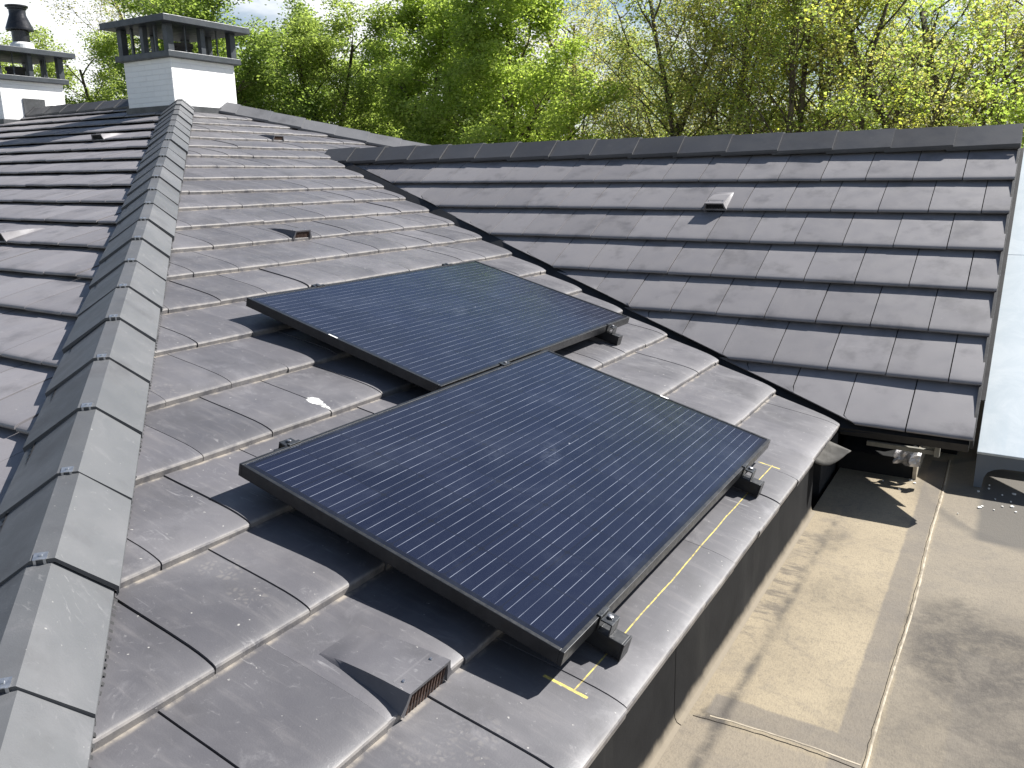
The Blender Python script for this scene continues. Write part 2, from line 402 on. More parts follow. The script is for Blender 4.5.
M_ground = grass_ground()

# ------------------------------------------------------------------ the survey (metres): solved from the photograph
P = .2553; SP, CP, TP = math.sin(P), math.cos(P), math.tan(P)
G, TW, YJ = .3363, .2569, 2.2545                 # tile gauge, tile width, first eave joint
HY0, HT = .7526, .8486                            # hip axis: y = HY0 - HT*x
BHY, BHT = 7.21 + .67*6.77, .67                   # far hip axis: y = BHY + BHT*x
APX = (HY0 - BHY)/(BHT + HT); APY = HY0 - HT*APX; APZ = -APX*TP
VY, VT = 4.6054, .4062                            # valley edge of the main slope
PB = math.atan(TP/HT); B0 = (-.0906, .829, .0236); GB = .325
PC = .5495; CY, CZ, CX, GC, WC = 4.6172, .0069, .519, .3317, .2593
ZF = -.3188; ZG = -3.25
PD = math.atan(TP/BHT)
def hip_s(x, y): return (x - (-.0906))*.64703 + (y - .829)*.76246   # signed distance from the hip axis

# ------------------------------------------------------------------ tiles
PROF = [(0, -.020), (0, .0005), (.003, .0045), (.011, .0070), (.028, .0090), (.05, .0098), (.08, .0090), (.14, .0045), (.20, -.0010), (.27, -.0080)]
PROF_FLAT = [(0, -.0015), (0, .0050), (.002, .0075), (.007, .0098), (.018, .0108), (.04, .0100), (.09, .0066), (.15, .0016), (.20, -.0025), (.27, -.0100)]
def tile_slope(mb, O, U, V, n_course, gauge, v_off, width, u_first, ul, ur, stagger=.5, vmax=None, merge=(), rnd=None, jit=1.0, skip=(), P0=None):
    O, U, V = Vector(O), Vector(U), Vector(V); Nn = U.cross(V).normalized()
    if Nn.z < 0: Nn = -Nn
    rnd = rnd or random.Random(3)
    prof = (P0 or PROF) + ([(gauge, -.0180), (gauge+.03, -.0200)] if P0 else [(gauge, -.0140), (gauge+.035, -.0175)])
    for k in range(n_course):
        v0 = v_off + k*gauge
        us = [ul(v0 + a) for a, _ in prof]; uu = [ur(v0 + a) for a, _ in prof]
        lo, hi = min(us), max(uu)
        off = u_first + (stagger*width if k % 2 else 0)
        j = math.floor((lo - off)/width) - 1
        while off + j*width < hi:
            a0, a1 = off + j*width, off + (j+1)*width
            key = (k, j)
            if (k, j-1) in merge: j += 1; continue
            if key in merge: a1 += width
            j += 1
            if key in skip: continue
            dh = rnd.uniform(-.0016, .0016)*jit; tilt = rnd.uniform(-.0022, .0022)*jit; dv = rnd.uniform(-.0025, .0025)*jit; sh = rnd.uniform(-.0006, .0006)*jit
            gp = .0025 if P0 else .0017
            rows = []
            for i, (a, h) in enumerate(prof):
                v = v0 + a
                if vmax is not None and v > vmax: v = vmax
                l = max(a0 + gp + sh, us[i]); r = min(a1 - gp + sh, uu[i])
                if r <= l: l = r = min(max(l, us[i]), max(uu[i], us[i])) if uu[i] >= us[i] else (l+r)/2
                mid = (l + r)/2
                rows.append((l, mid, r, v + (dv if i < len(prof)-2 else 0), h + dh, a))
            if max(r[2]-r[0] for r in rows) < .012: continue
            def pt(u, v, h, t): return O + U*u + V*v + Nn*(h + t)
            for i in range(len(rows)-1):
                A, B = rows[i], rows[i+1]
                if A[2]-A[0] < 1e-5 and B[2]-B[0] < 1e-5: continue
                for (p, q) in ((0, 1), (1, 2)):
                    tp = (-tilt, 0, tilt)
                    pts = [(A[p], A[3], A[4], tp[p], A[5]), (A[q], A[3], A[4], tp[q], A[5]), (B[q], B[3], B[4], tp[q], B[5]), (B[p], B[3], B[4], tp[p], B[5])]
                    mb.face([pt(*z[:4]) for z in pts], [(z[0], z[1]) for z in pts], [((z[0]-a0)/width, z[4]/gauge) for z in pts])
                # side faces
                for e, sgn in ((0, 0), (2, 1)):
                    if i == 0: continue
                    t_ = -tilt if e == 0 else tilt
                    q = [(A[e], A[3], A[4]), (B[e], B[3], B[4])]
                    dn = .007 if P0 else .013
                    quad = [pt(*q[0], t_), pt(*q[1], t_), pt(q[1][0], q[1][1], q[1][2]-dn, t_), pt(q[0][0], q[0][1], q[0][2]-dn, t_)]
                    if sgn: quad = quad[::-1]
                    mb.face(quad, [(x[0], x[1]) for x in (q + q[::-1])], [(.5, .5)]*4)
    return mb

def weld_islands(ob, d=1e-5):
    import bmesh
    bm = bmesh.new(); bm.from_mesh(ob.data); bmesh.ops.remove_doubles(bm, verts=bm.verts, dist=d); bm.to_mesh(ob.data); bm.free()

def smooth_by_angle(ob, ang=40):
    me = ob.data
    me.polygons.foreach_set('use_smooth', [True]*len(me.polygons))
    import bmesh
    bm = bmesh.new(); bm.from_mesh(me)
    for e in bm.edges:
        if len(e.link_faces) != 2 or e.calc_face_angle(0) > math.radians(ang): e.smooth = False
    bm.to_mesh(me); bm.free()

def cap_run(mb, start, direction, length, pitch, right, left, top_w=.024, top_l=None, top_h=.060, thick=.0095, t0=0.0, lip=.006, rnd=None, side=None, ends=False):
    """overlapping angled cap tiles; direction points to where the NEXT tile slips under (uphill). right/left: (offset, height)."""
    rnd = rnd or random.Random(5)
    d = Vector(direction).normalized(); s = d.cross(Vector((0, 0, 1))).normalized(); up = s.cross(d).normalized()
    st = Vector(start); n = int(length/pitch) + 1; tips = []
    sec = [(right[0]*.985, right[1] - .016), right, (top_w, top_h), (-top_w if top_l is None else top_l, top_h), left, (left[0]*.985, left[1] - .016)]
    for i in range(n):
        a = t0 + i*pitch; b = min(a + pitch + .035, length + t0)
        if b - a < .05: break
        jr = rnd.uniform(-.004, .004); jh = rnd.uniform(-.002, .002); jw = rnd.uniform(-.004, .004)
        rings = []
        for (t, dh, sc) in ((a, lip, 1.03), (a + .02, lip*.95, 1.03), (b, -.004, .99)):
            rings.append([st + d*t + s*(x*sc + jr) + up*(h + dh + jh) for x, h in sec])
        inner = [st + d*a + s*(x*1.0 + jr) + up*(h + lip - thick + jh) for x, h in [(q[0]*.985, q[1]) for q in sec]]
        inner2 = [st + d*b + s*(x*.985 + jr) + up*(h - .004 - thick + jh) for x, h in sec]
        V = rings[0] + rings[1] + rings[2] + inner + inner2; m = len(sec); F = []
        for r in range(2):
            for k in range(m-1): F.append((r*m+k, (r+1)*m+k, (r+1)*m+k+1, r*m+k+1))
        for k in range(m-1): F.append((3*m+k, k, k+1, 3*m+k+1))           # front lip
        for k in range(m-1): F.append((3*m+k, 3*m+k+1, 4*m+k+1, 4*m+k))   # underside
        F.append((0, 3*m, 4*m, 2*m, m)); F.append((m-1, 2*m-1, 3*m-1, 5*m-1, 4*m-1))
        for k in range(m-1): F.append((2*m+k, 4*m+k, 4*m+k+1, 2*m+k+1))
        mb.faces_idx([tuple(v) for v in V], F)
        tips.append((st + d*(a + .006) + s*(((top_w - top_w) if top_l is None else (top_w + top_l)/2)) + up*(top_h + lip + jh), d.copy(), s.copy(), up.copy()))
    return tips

# ================================================================== MAIN HOUSE
house = empty('tiled_house', (-7.2, 6.9, ZG))
tag(house, 'large house with a low hipped dark grey tile roof and two white chimneys', 'house')
HO = house.location.copy()

def ulA(v):                                     # left limit of the main slope: under the hip caps
    return HY0 - HT*(-v*CP) + .055
def urA(v):
    yb = BHY + BHT*(-v*CP) - .03
    yv = VY + v*CP*VT
    return min(yb, yv) if v < 14.75*G else yb
VTOP_A = -APX/CP
mb = MB()
tile_slope(mb, (0, 0, 0), (0, 1, 0), (-CP, 0, SP), 23, G, 0.0, TW, YJ, ulA, urA, vmax=VTOP_A, merge={(0, 0)}, rnd=random.Random(11))
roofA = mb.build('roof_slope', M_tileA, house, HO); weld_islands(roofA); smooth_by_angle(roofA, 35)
roofA['label'] = 'sunlit roof slope of dusty grey tiles under the solar panels'

def ulB(v):                                     # B is measured along +X from x=-14.5
    return -14.5
def urB(v):
    y = B0[1] + v*math.cos(PB); x = (HY0 - y)/HT
    return x - .055
mb = MB(); VTOP_B = (APY - B0[1])/math.cos(PB)
tile_slope(mb, (0, B0[1], B0[2]), (1, 0, 0), (0, math.cos(PB), math.sin(PB)), 21, GB, -.038, TW, -.05, ulB, urB, vmax=VTOP_B, rnd=random.Random(12), P0=PROF_FLAT)
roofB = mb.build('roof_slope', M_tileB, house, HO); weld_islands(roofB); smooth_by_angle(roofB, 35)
roofB['label'] = 'shallower lit roof slope of grey tiles left of the hip'
# far slope behind the ridge (only seen from elsewhere)
mb = MB()
def ulD(v): return -14.5
def urD(v):
    y = APY + (VTOP_D - v)*math.cos(PD); return (y - BHY)/BHT - .055
VTOP_D = 7.0
tile_slope(mb, (0, APY + VTOP_D*math.cos(PD), APZ - VTOP_D*math.sin(PD)), (1, 0, 0), (0, -math.cos(PD), math.sin(PD)), 21, .34, -.02, TW, .1, ulD, urD, vmax=VTOP_D, rnd=random.Random(13))
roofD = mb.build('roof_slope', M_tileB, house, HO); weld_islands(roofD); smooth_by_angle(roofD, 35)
roofD['label'] = 'far roof slope behind the ridge'

# black underlay below the tiles of the house
mb = MB(); dz = -.04
ex = lambda y: (HY0 - y)/HT - .03
mb.face([(-14.5, .86, B0[2] + dz + .01), (ex(.86), .86, B0[2] + dz + .01), (APX, APY, APZ + dz), (-14.5, APY, APZ + dz)])
ye = APY + 6.9*math.cos(PD); ze = APZ - 6.9*math.sin(PD)
mb.face([(-14.5, ye, ze + dz), (-14.5, APY, APZ + dz), (APX, APY, APZ + dz), ((ye - BHY)/BHT, ye, ze + dz)])
mb.face([(-.09, HY0 + .09*HT, .02 + dz), (-.09, VY + .09*VT, .02 + dz), (-4.8, VY + 4.8*VT, 4.8*TP + dz), (-4.9, BHY - 4.9*BHT, 4.9*TP + dz), (APX, APY, APZ + dz)])
mb.build('underlay', M_black, house, HO)
# hip caps between the two visible slopes
hdir = Vector((-1, HT, TP)).normalized(); hip_len = 9.62
mb = MB(); hs = Vector((-.0906, .829, .0236))
hshift = Vector((-.14*.64703, -.14*.76246, 0))
LOFF = .900 - 5*.349
tips = cap_run(mb, hs, hdir, 9.95, .349, (.142, .006), (-.150, -.008), t0=LOFF, rnd=random.Random(21), top_w=.040, top_l=-.004, top_h=.098, lip=.0045)
hipcap = mb.build('hip_capping', M_cap, house, HO); smooth_by_angle(hipcap, 8)
hipcap['label'] = 'angled hip tiles running up to the nearer chimney'
clip_me = None
for i, (p, d, s, up) in enumerate(tips[:24]):
    R = Matrix((s, d, up)).transposed().to_4x4(); R.translation = p - HO
    if clip_me is None:
        c = MB(); c.box((-.013, -.008, .0005), (.013, .016, .0025)); c.box((-.012, -.0095, -.012), (-.007, -.008, .0025)); c.box((.006, -.0095, -.012), (.011, -.008, .0025)); c.box((-.003, .002, .0025), (.003, .008, .0045))
        ob = c.build('ridge_clip', M_alu, hipcap); clip_me = ob.data
    else:
        ob = bpy.data.objects.new('ridge_clip', clip_me); COL.objects.link(ob); ob.parent = hipcap
    ob.matrix_local = R
# black comb roll closing the gap under the hip caps
mb = MB(); sH = hdir.cross(Vector((0, 0, 1))).normalized(); uH = sH.cross(hdir)
for k in range(int(9.4/.012)):
    t = -.7 + k*.012
    if k % 2: 
        for (sa, ua, sb, ub) in ((.118, .012, .1445, -.016), (-.125, .008, -.153, -.030)):
            p = [hs + hdir*t + sH*sa + uH*ua, hs + hdir*(t+.009) + sH*sa + uH*ua, hs + hdir*(t+.009) + sH*sb + uH*ub, hs + hdir*t + sH*sb + uH*ub]
            mb.face(p)
for (sa, ua, sb, ub) in ((.115, .014, .128, -.030), (-.122, .010, -.134, -.045)):
    mb.face([hs + hdir*-.7 + sH*sa + uH*ua, hs + hdir*8.8 + sH*sa + uH*ua, hs + hdir*8.8 + sH*sb + uH*ub, hs + hdir*-.7 + sH*sb + uH*ub])
roll = mb.build('hip_roll', M_black, house, HO)
# far hip and main ridge
mb = MB()
bdir = Vector((-1, -BHT, TP)).normalized(); bl = 12.6
bstart = Vector((APX, APY, APZ)) - bdir*6.2
cap_run(mb, bstart, bdir, 5.85, .349, (.150, -.004), (-.142, .004), rnd=random.Random(22), top_h=.105)
bc = mb.build('hip_capping', M_cap2, house, HO); smooth_by_angle(bc, 8)
bc['label'] = 'far hip tiles dropping away right of the nearer chimney'
mb = MB()
cap_run(mb, (-7.5, APY, APZ), (-1, 0, 0), 7.0, .349, (.145, -.012), (-.145, -.012), top_h=.085, rnd=random.Random(23))
rc = mb.build('ridge_capping', M_capC, house, HO); smooth_by_angle(rc, 8)

# walls below the eaves, eaves board
mb = MB()
mb.prism([(-14.2, 1.1), (-.45, 1.1), (-.45, 6.2), (-.45, 13.0), (-14.2, 13.0)], 'z', ZG, -.12)
w = mb.build('wall', M_wallbrick, house, HO)
mb = MB()
mb.prism([(-14.5, .845), (-.02, .845), (-.02, .80), (-14.5, .80)], 'z', -.16, -.005)
f = mb.build('eaves_board', M_fascia, house, HO)

# ---- vent tiles -------------------------------------------------
def vent_tile(parent, origin, O, U, V, u, v, label, w=.132, ln=.235, h=.036, roofmat=None, gm=None):
    """hooded vent: wedge rising from the tile to an open mouth with a comb grille (lower end at v)"""
    O, U, V = Vector(O), Vector(U).normalized(), Vector(V).normalized(); N = U.cross(V)
    if N.z < 0: N = -N
    def W(a, b, c): return O + U*(u + a) + V*(v + b) + N*c
    m = MB(); hw = w/2; y0 = -.004
    top = []
    secs = []
    for t in (0, .12, .3, .5, .7, .85, 1.0):
        b = y0 + ln*t
        th_ = .0112 if b < .09 else .0112 - .0545*(b - .09)
        hh = th_ - .007*t**3 + h*(1 - t)*(1 - .10*t)
        wt = hw*(.93 - .10*t)
        fl = hw + .012*(1 - t) + .001
        foot = th_ - .004 - .003*t
        mid = foot + (hh - foot)*.42
        secs.append([(-fl, b, foot - .004), (-(wt + (fl - wt)*.35), b, mid), (-wt, b, hh), (wt, b, hh), (wt + (fl - wt)*.35, b, mid), (fl, b, foot - .004)])
    n = 6; Vv = [tuple(W(*q)) for s in secs for q in s]; F = []
    for i in range(len(secs)-1):
        for k in range(n-1): F.append((i*n+k, i*n+k+1, (i+1)*n+k+1, (i+1)*n+k))
    m.faces_idx(Vv, F)
    # rim of the mouth
    th = .008
    inn = [(-hw*.93 - .004, y0, -.012), (-hw*.93 + th*.3, y0, h*.55), (-hw*.93 + th, y0, h - th + .0115), (hw*.93 - th, y0, h - th + .0115), (hw*.93 - th*.3, y0, h*.55), (hw*.93 + .004, y0, -.012)]
    o = secs[0]; a = len(m.v)
    m.faces_idx([tuple(W(*q)) for q in o] + [tuple(W(*q)) for q in inn], [(k, n+k, n+k+1, k+1) for k in range(n-1)])
    deep = [(q[0]*.98, q[1] + .05, q[2]) for q in inn]
    m.faces_idx([tuple(W(*q)) for q in inn] + [tuple(W(*q)) for q in deep], [(k, n+k, n+k+1, k+1) for k in range(n-1)])
    ob = m.build('vent_tile', roofmat, parent, HO if parent is house else parent.location)
    smooth_by_angle(ob, 45); ob['label'] = label
    g = MB(); k = 0; x = -hw*.82
    while x < hw*.84:
        zt = h + .002
        g.box((x, y0 + .004, -.016), (x + .0045, y0 + .012, zt), M=Matrix.Translation(O + U*u + V*v) @ Matrix((U, V, N)).transposed().to_4x4())
        x += .0105
    g.box((-hw*.85, y0 + .016, -.016), (hw*.85, y0 + .020, h + .001), mi=1, M=Matrix.Translation(O + U*u + V*v) @ Matrix((U, V, N)).transposed().to_4x4())
    gr = g.build('grille', [gm or M_coil, M_black], ob, HO if parent is house else parent.location)
    for q in ((-.045, .03), (.045, .03)):
        s = MB(); c = W(q[0], q[1], 0); s.lathe((0, 0, 0), [(.004, 0), (.0045, .002), (.003, .004)], 8)
        hgt = h*(1 - q[1]/ln)*(1 - .1*q[1]/ln) + .0125
        # nail head follows the hood
        Mx = Matrix.Translation(W(q[0], q[1], hgt - .003)) @ Matrix((U, V, N)).transposed().to_4x4()
        s.v = [tuple(Mx @ Vector(p)) for p in s.v]
        s.build('nail', M_bolt, ob, HO if parent is house else parent.location)
    return ob
AU, AV = (0, 1, 0), (-CP, 0, SP)
vent_tile(house, None, (0, 0, 0), AU, AV, 1.985, 1*G, 'grey vent tile with rusty comb grille nearest the solar panels', w=.145, roofmat=M_tileA)
vent_tile(house, None, (0, 0, 0), AU, AV, 4.285, 9*G, 'small vent tile above the upper solar panel', w=.125, h=.036, roofmat=M_tileA)
vent_tile(house, None, (0, 0, 0), AU, AV, 6.62, 17*G, 'small vent tile high up near the ridge', w=.125, h=.036, roofmat=M_tileA)
BU, BV = (1, 0, 0), (0, math.cos(PB), math.sin(PB)); BO = (0, B0[1], B0[2])
vent_tile(house, None, BO, BU, BV, -6.55, -.038 + 15*GB, 'dark mouthed vent tile below the chimney', w=.16, h=.042, roofmat=M_tileB, gm=M_black)  # black grille puts the shade of the mouth into the colour
vent_tile(house, None, BO, BU, BV, -4.215, -.038 + 8*GB, 'dark mouthed vent tile at the left edge', w=.15, h=.042, roofmat=M_tileB, gm=M_black)  # mouth shade painted by the black grille here too

# ---- chimneys ---------------------------------------------------
def chimney(dx, label, flue=False):
    x0, x1, y0, y1 = -7.57 + dx, -6.82 + dx, 6.50, 7.29
    root = empty('chimney', (0, 0, 0)); root.parent = house; root.matrix_parent_inverse = Matrix()
    root.location = Vector(((x0+x1)/2, (y0+y1)/2, 1.5)) - HO
    root['label'] = label
    org = Vector(((x0+x1)/2, (y0+y1)/2, 1.5))
    m = MB(); m.box((x0, y0, 1.45), (x1, y1, 2.275)); m.build('brick_stack', M_brick, root, org, bevel=.006)
    m = MB()
    e = .02
    # lead collar following the slopes
    m.box((x0-e, y0-e, 1.60), (x1+e, y1+e, 1.822))
    m.prism([(y0+.1, 1.8), (y1+.015, 1.8), (APY, 1.96)], 'x', x0-e+.001, x0+.01)
    m.build('lead_flashing', M_lead, root, org)
    m = MB(); z0, z1 = 2.275, 2.332; o = .055
    m.box((x0-o, y0-o, z0), (x1+o, y1+o, z1)); m.build('flange', M_metalgrey, root, org, bevel=.004)
    zt = 2.585
    for i, (px, py) in enumerate([(x0+.01, y0+.01), (x1-.01, y0+.01), (x0+.01, y1-.01), (x1-.01, y1-.01)]):
        m = MB(); a = .035; m.box((px-a, py-a, z1), (px+a, py+a, zt)); m.build('post', M_metalgrey, root, org, bevel=.003)
    for (px, py) in [((x0+x1)/2, y0), ((x0+x1)/2, y1), (x0, (y0+y1)/2), (x1, (y0+y1)/2)]:
        m = MB(); a = .028; m.box((px-a, py-a, z1), (px+a, py+a, zt)); m.build('post', M_metalgrey, root, org, bevel=.003)
    for (px, py, ax) in [(x0+.19, y0, 0), (x1-.19, y0, 0), (x1, y0+.2, 1), (x1, y1-.2, 1)]:
        m = MB(); a, b = (.012, .006) if ax == 0 else (.006, .012)
        m.box((px-a, py-a, z1), (px+a, py+a, zt)); m.build('slim_bar', M_metalgrey, root, org)
    m = MB(); o = .135
    m.box((x0-o, y0-o, zt), (x1+o, y1+o, zt + .062)); m.build('cap', M_metalgrey, root, org, bevel=.004)
    m = MB()
    m.lathe(((x0+x1)/2 + .06, (y0+y1)/2, z0), [(.10, 0), (.10, .15), (.115, .15), (.115, .19), (.085, .19)], 20)
    m.build('flue_pot', simple('clay_pot', (.055, .050, .048), .8) if 'clay_pot' not in bpy.data.materials else bpy.data.materials['clay_pot'], root, org)
    if flue:
        c = ((-10.09), 6.9, zt + .062)
        fx = MB(); fx.lathe((c[0], c[1], c[2]), [(.135, 0), (.128, .06), (.10, .085)], 28); fx.build('flue_collar', M_fluecollar, root, org, smooth=False)
        fx = MB(); fx.lathe((c[0], c[1], c[2]), [(.096, .05), (.096, .215), (.150, .222), (.150, .245), (.092, .395), (.092, .455), (.105, .462), (.105, .482), (.125, .484), (.125, .50), (.02, .515)], 28)
        fo = fx.build('flue_pipe', M_flue, root, org); smooth_by_angle(fo, 40)
        m = MB(); m.box((x1 + .004, y0 + .25, 1.70), (x1 + .012, y0 + .52, 2.075)); m.build('metal_plate', M_lead, root, org)
    return root
chimney(0, 'white brick chimney with grey metal cap at the top of the hip')
chimney(-3.17, 'second white chimney with black flue pipe at the left edge', flue=True)

# ================================================================== GABLED WING
wing = empty('gabled_wing', (-2.0, 6.7, ZG))
tag(wing, 'lower wing with a steep grey tiled roof facing the flat roof', 'house wing')
WO = wing.location.copy()
SPC, CPC = math.sin(PC), math.cos(PC)
def xval(v): return -(CZ + v*SPC)/TP
mb = MB()
def ulC(v): return (xval(v) - CX) + .085
def urC(v): return 0.0
tile_slope(mb, (CX, CY, CZ), (1, 0, 0), (0, CPC, SPC), 8, GC, 0.0, WC, -.2566 - 40*WC, ulC, urC, stagger=(-.13 + .2566)/WC, vmax=7.2*GC, rnd=random.Random(31), jit=.6, P0=PROF_FLAT)
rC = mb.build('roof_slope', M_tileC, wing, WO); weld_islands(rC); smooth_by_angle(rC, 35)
rC['label'] = 'lit front roof slope of plain dark grey tiles'
RY, RZ = CY + 7.5*GC*CPC, CZ + 7.5*GC*SPC
mb = MB()
tile_slope(mb, (CX, RY + 2.5*CPC, RZ - 2.5*SPC), (1, 0, 0), (0, -CPC, SPC), 8, GC, -.02, WC, -.1 - 40*WC, lambda v: -(RZ-2.5*SPC+v*SPC)/TP - CX + .05, urC, vmax=2.5, rnd=random.Random(32), jit=.6)
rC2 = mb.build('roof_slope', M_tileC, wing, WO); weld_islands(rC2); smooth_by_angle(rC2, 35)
mb = MB()
cap_run(mb, (.522, RY, RZ), (-1, 0, 0), 5.52, .345, (.158, -.066), (-.158, -.066), top_w=.022, top_h=.050, t0=0.0, rnd=random.Random(33), lip=.006)
rr = mb.build('ridge_capping', M_capC, wing, WO); smooth_by_angle(rr, 8)
# dark underlay below the tiles, verge drip, valley gutter
mb = MB()
def cp(x, v, h): return (x, CY + v*CPC - h*SPC, CZ + v*SPC + h*CPC)
nv = 14; e = [i*7.4*GC/nv for i in range(nv+1)]
for a, b in zip(e, e[1:]):
    mb.face([cp(xval(a)+.02, a, -.030), cp(CX-.012, a, -.030), cp(CX-.012, b, -.030), cp(xval(b)+.02, b, -.030)])
    mb.face([cp(xval(a)+.02, a, -.075), cp(CX-.012, a, -.075), cp(CX-.012, b, -.075), cp(xval(b)+.02, b, -.075)][::-1])
    mb.face([cp(CX-.012, a, -.030), cp(CX-.012, a, -.075), cp(CX-.012, b, -.075), cp(CX-.012, b, -.030)])
mb.face([cp(xval(0)+.02, 0, -.030), cp(xval(0)+.02, 0, -.075), cp(CX-.012, 0, -.075), cp(CX-.012, 0, -.030)])
mb.build('underlay', M_black, wing, WO)
mb = MB()
mb.prism([(CX-.008, -.05), (CX+.004, -.05), (CX+.004, 0.002), (CX-.008, 0.002)], 'y', 0, 7.4*GC,
         M=Matrix.Translation((0, CY, CZ)) @ Matrix.Rotation(PC, 4, 'X'))
mb.build('verge_strip', M_black, wing, WO)
mb = MB()
mb.prism([(CX-.040, -.085), (CX+.022, -.080), (CX+.022, -.076), (CX-.040, -.080)], 'y', .32, 7.4*GC, M=Matrix.Translation((0, CY, CZ)) @ Matrix.Rotation(PC, 4, 'X'))  # added black strip that hides the sunlit gap beside the verge
mb.build('verge_gap_blocker', M_black, wing, WO)
mb = MB()
for a, b in zip(e, e[1:]):
    def vp(v, du, dz): 
        z = CZ + v*SPC; x = -z/TP; return (x + du, VY + (-x)*VT + .02, z + dz)
    qa = [vp(a, -.16, .012), vp(a, .02, -.045), vp(a, .20, -.03)]; qb = [vp(b, -.16, .012), vp(b, .02, -.045), vp(b, .20, -.03)]
    for k in range(2): mb.face([qa[k], qa[k+1], qb[k+1], qb[k]])
vg = mb.build('valley_gutter', M_black, wing, WO)
# curled lead tongue at the foot of the valley
mb = MB(); n = 10
def lq(i, j):
    t = i/n; a = j/6
    r = Vector((-.035, 4.235 + .20*a, -.050 + .030*a)); tip = Vector((.082, 4.415, -.050))
    p = r.lerp(tip, t); p.z -= .034*math.sin(PI*min(1, t*1.05))*(1 - a) + .012*(1-a)*(1-t); p.y -= .012*math.sin(PI*t)*(1-a)
    return p
for i in range(n):
    for j in range(6): mb.face([lq(i, j), lq(i+1, j), lq(i+1, j+1), lq(i, j+1)])
lt = mb.build('lead_tongue', M_leadlight, wing, WO); weld_islands(lt); lt.data.polygons.foreach_set('use_smooth', [True]*len(lt.data.polygons))
sm = lt.modifiers.new('thick', 'SOLIDIFY'); sm.thickness = .004
# wall under the eave
WX, WY = .02, 5.42
mb = MB()
mb.prism([(WY, ZG), (WY, CZ + (WY-CY)*math.tan(PC) - .10), (RY, RZ - .12), (2*RY-WY, CZ + (WY-CY)*math.tan(PC) - .10), (2*RY-WY, ZG)], 'x', -4.0, WX)
mb.build('wall', simple('dark_membrane_wall', (.035, .034, .033), .8, .2, 0, .3, 5), wing, WO)
mb = MB(); mb.box((-.055, 4.955, ZG), (.283, 5.41, -.222)); mb.build('kerb', M_kerb, wing, WO, bevel=.006)
mb = MB(); mb.prism([(5.45, ZG), (5.45, .30), (RY, RZ - .16), (2*RY-5.45, .30), (2*RY-5.45, ZG)], 'x', .021, .44); mb.build('wall', M_kerb, wing, WO)  # extra black wall, added to darken the gap under the verge
mb = MB(); mb.box((.284, 4.95, ZF + .001), (.300, 5.40, -.219)); mb.build('kerb_side_sunlit', M_seam, wing, WO)  # tan strip paints the sunlit side of the kerb
mb = MB(); mb.box((.075, 4.915, -.172), (.366, 4.935, -.152)); mb.box((.366, 4.905, -.178), (.388, 4.945, -.128)); mb.box((.33, 4.925, -.152), (.366, 4.935, -.138))
mb.build('eaves_bracket', M_board, wing, WO)
mb = MB(); rg = random.Random(4)
V = []; F = []
for i in range(9):
    for j in range(6):
        V.append((.20 + .11*i/8 + rg.uniform(-.004, .004), 4.955 - .02 + .01*math.sin(i) + rg.uniform(-.008, .008) - .02*math.sin(j/5*PI), -.245 + .065*j/5 + rg.uniform(-.004, .004)))
for i in range(8):
    for j in range(5): F.append((i*6+j, (i+1)*6+j, (i+1)*6+j+1, i*6+j+1))
mb.faces_idx(V, F); fo = mb.build('foil_flashing', M_silver, wing, WO); s_ = fo.modifiers.new('thick', 'SOLIDIFY'); s_.thickness = .003
# vent in the wing's roof
def vC():
    ob = vent_tile(wing, None, (CX, CY, CZ), (1, 0, 0), (0, CPC, SPC), -1.60, 5*GC, 'small hooded vent tile in the wing roof', w=.13, ln=.21, h=.042, roofmat=M_tileC, gm=M_black)  # black grille paints the shaded mouth
vC()

# ================================================================== FLAT ROOF
flat = empty('flat_roof_extension', (1.5, 3.5, ZG))
tag(flat, 'stained tan flat roof beside the tiled eaves', 'flat roof')
FO = flat.location.copy()
mb = MB()
mb.face([(-.04, -3, ZF), (4.6, -3, ZF), (4.6, 9.6, ZF), (-.04, 9.6, ZF)])
mem = mb.build('roof_membrane', M_memb, flat, (0, 0, 0)); mem.location = -FO
def ribbon(pts, w, h, rnd, jit):
    m = MB(); L = []
    for i, p in enumerate(pts):
        p = Vector(p); d = (Vector(pts[min(i+1, len(pts)-1)]) - Vector(pts[max(i-1, 0)])).normalized(); s = Vector((d.y, -d.x, 0))
        o = rnd.uniform(-jit, jit); ww = w*rnd.uniform(.85, 1.15)
        L.append([p + s*(o - ww), p + s*(o - ww*.3) + Vector((0, 0, h)), p + s*(o + ww*.5) + Vector((0, 0, h*.8)), p + s*(o + ww)])
    for a, b in zip(L, L[1:]):
        for k in range(3): m.face([a[k], a[k+1], b[k+1], b[k]])
    return m
rg = random.Random(8)
def xs(y): return .424 + .004*math.sin(y*2.1) + .003*math.sin(y*5.3 + 1)
m = ribbon([(xs(y), y, ZF + .0005) for y in np.arange(1.5, 5.35, .03)], .0034, .0010, rg, .0005); s1 = m.build('welded_seam', M_seam, flat, FO)
m = ribbon([(xs(y) - .0075, y, ZF + .0004) for y in np.arange(1.5, 5.35, .03)], .0010, .0004, rg, .002); m.build('seam_shadow_strip', M_seamshade, flat, FO)  # thin dark ribbon standing in for shadow along the seam
m = ribbon([(x, 2.735 + .012*math.sin(x*7) , ZF + .0005) for x in np.arange(-.01, .42, .02)], .0016, .0006, rg, .002); m.build('seam_shadow_strip', M_seamshade, flat, FO)  # painted shadow line of the cross seam
m = ribbon([(x, 2.752 + .012*math.sin(x*7) , ZF + .0006) for x in np.arange(.03, .42, .02)], .0028, .0007, rg, .002); m.build('welded_seam', M_seam, flat, FO)
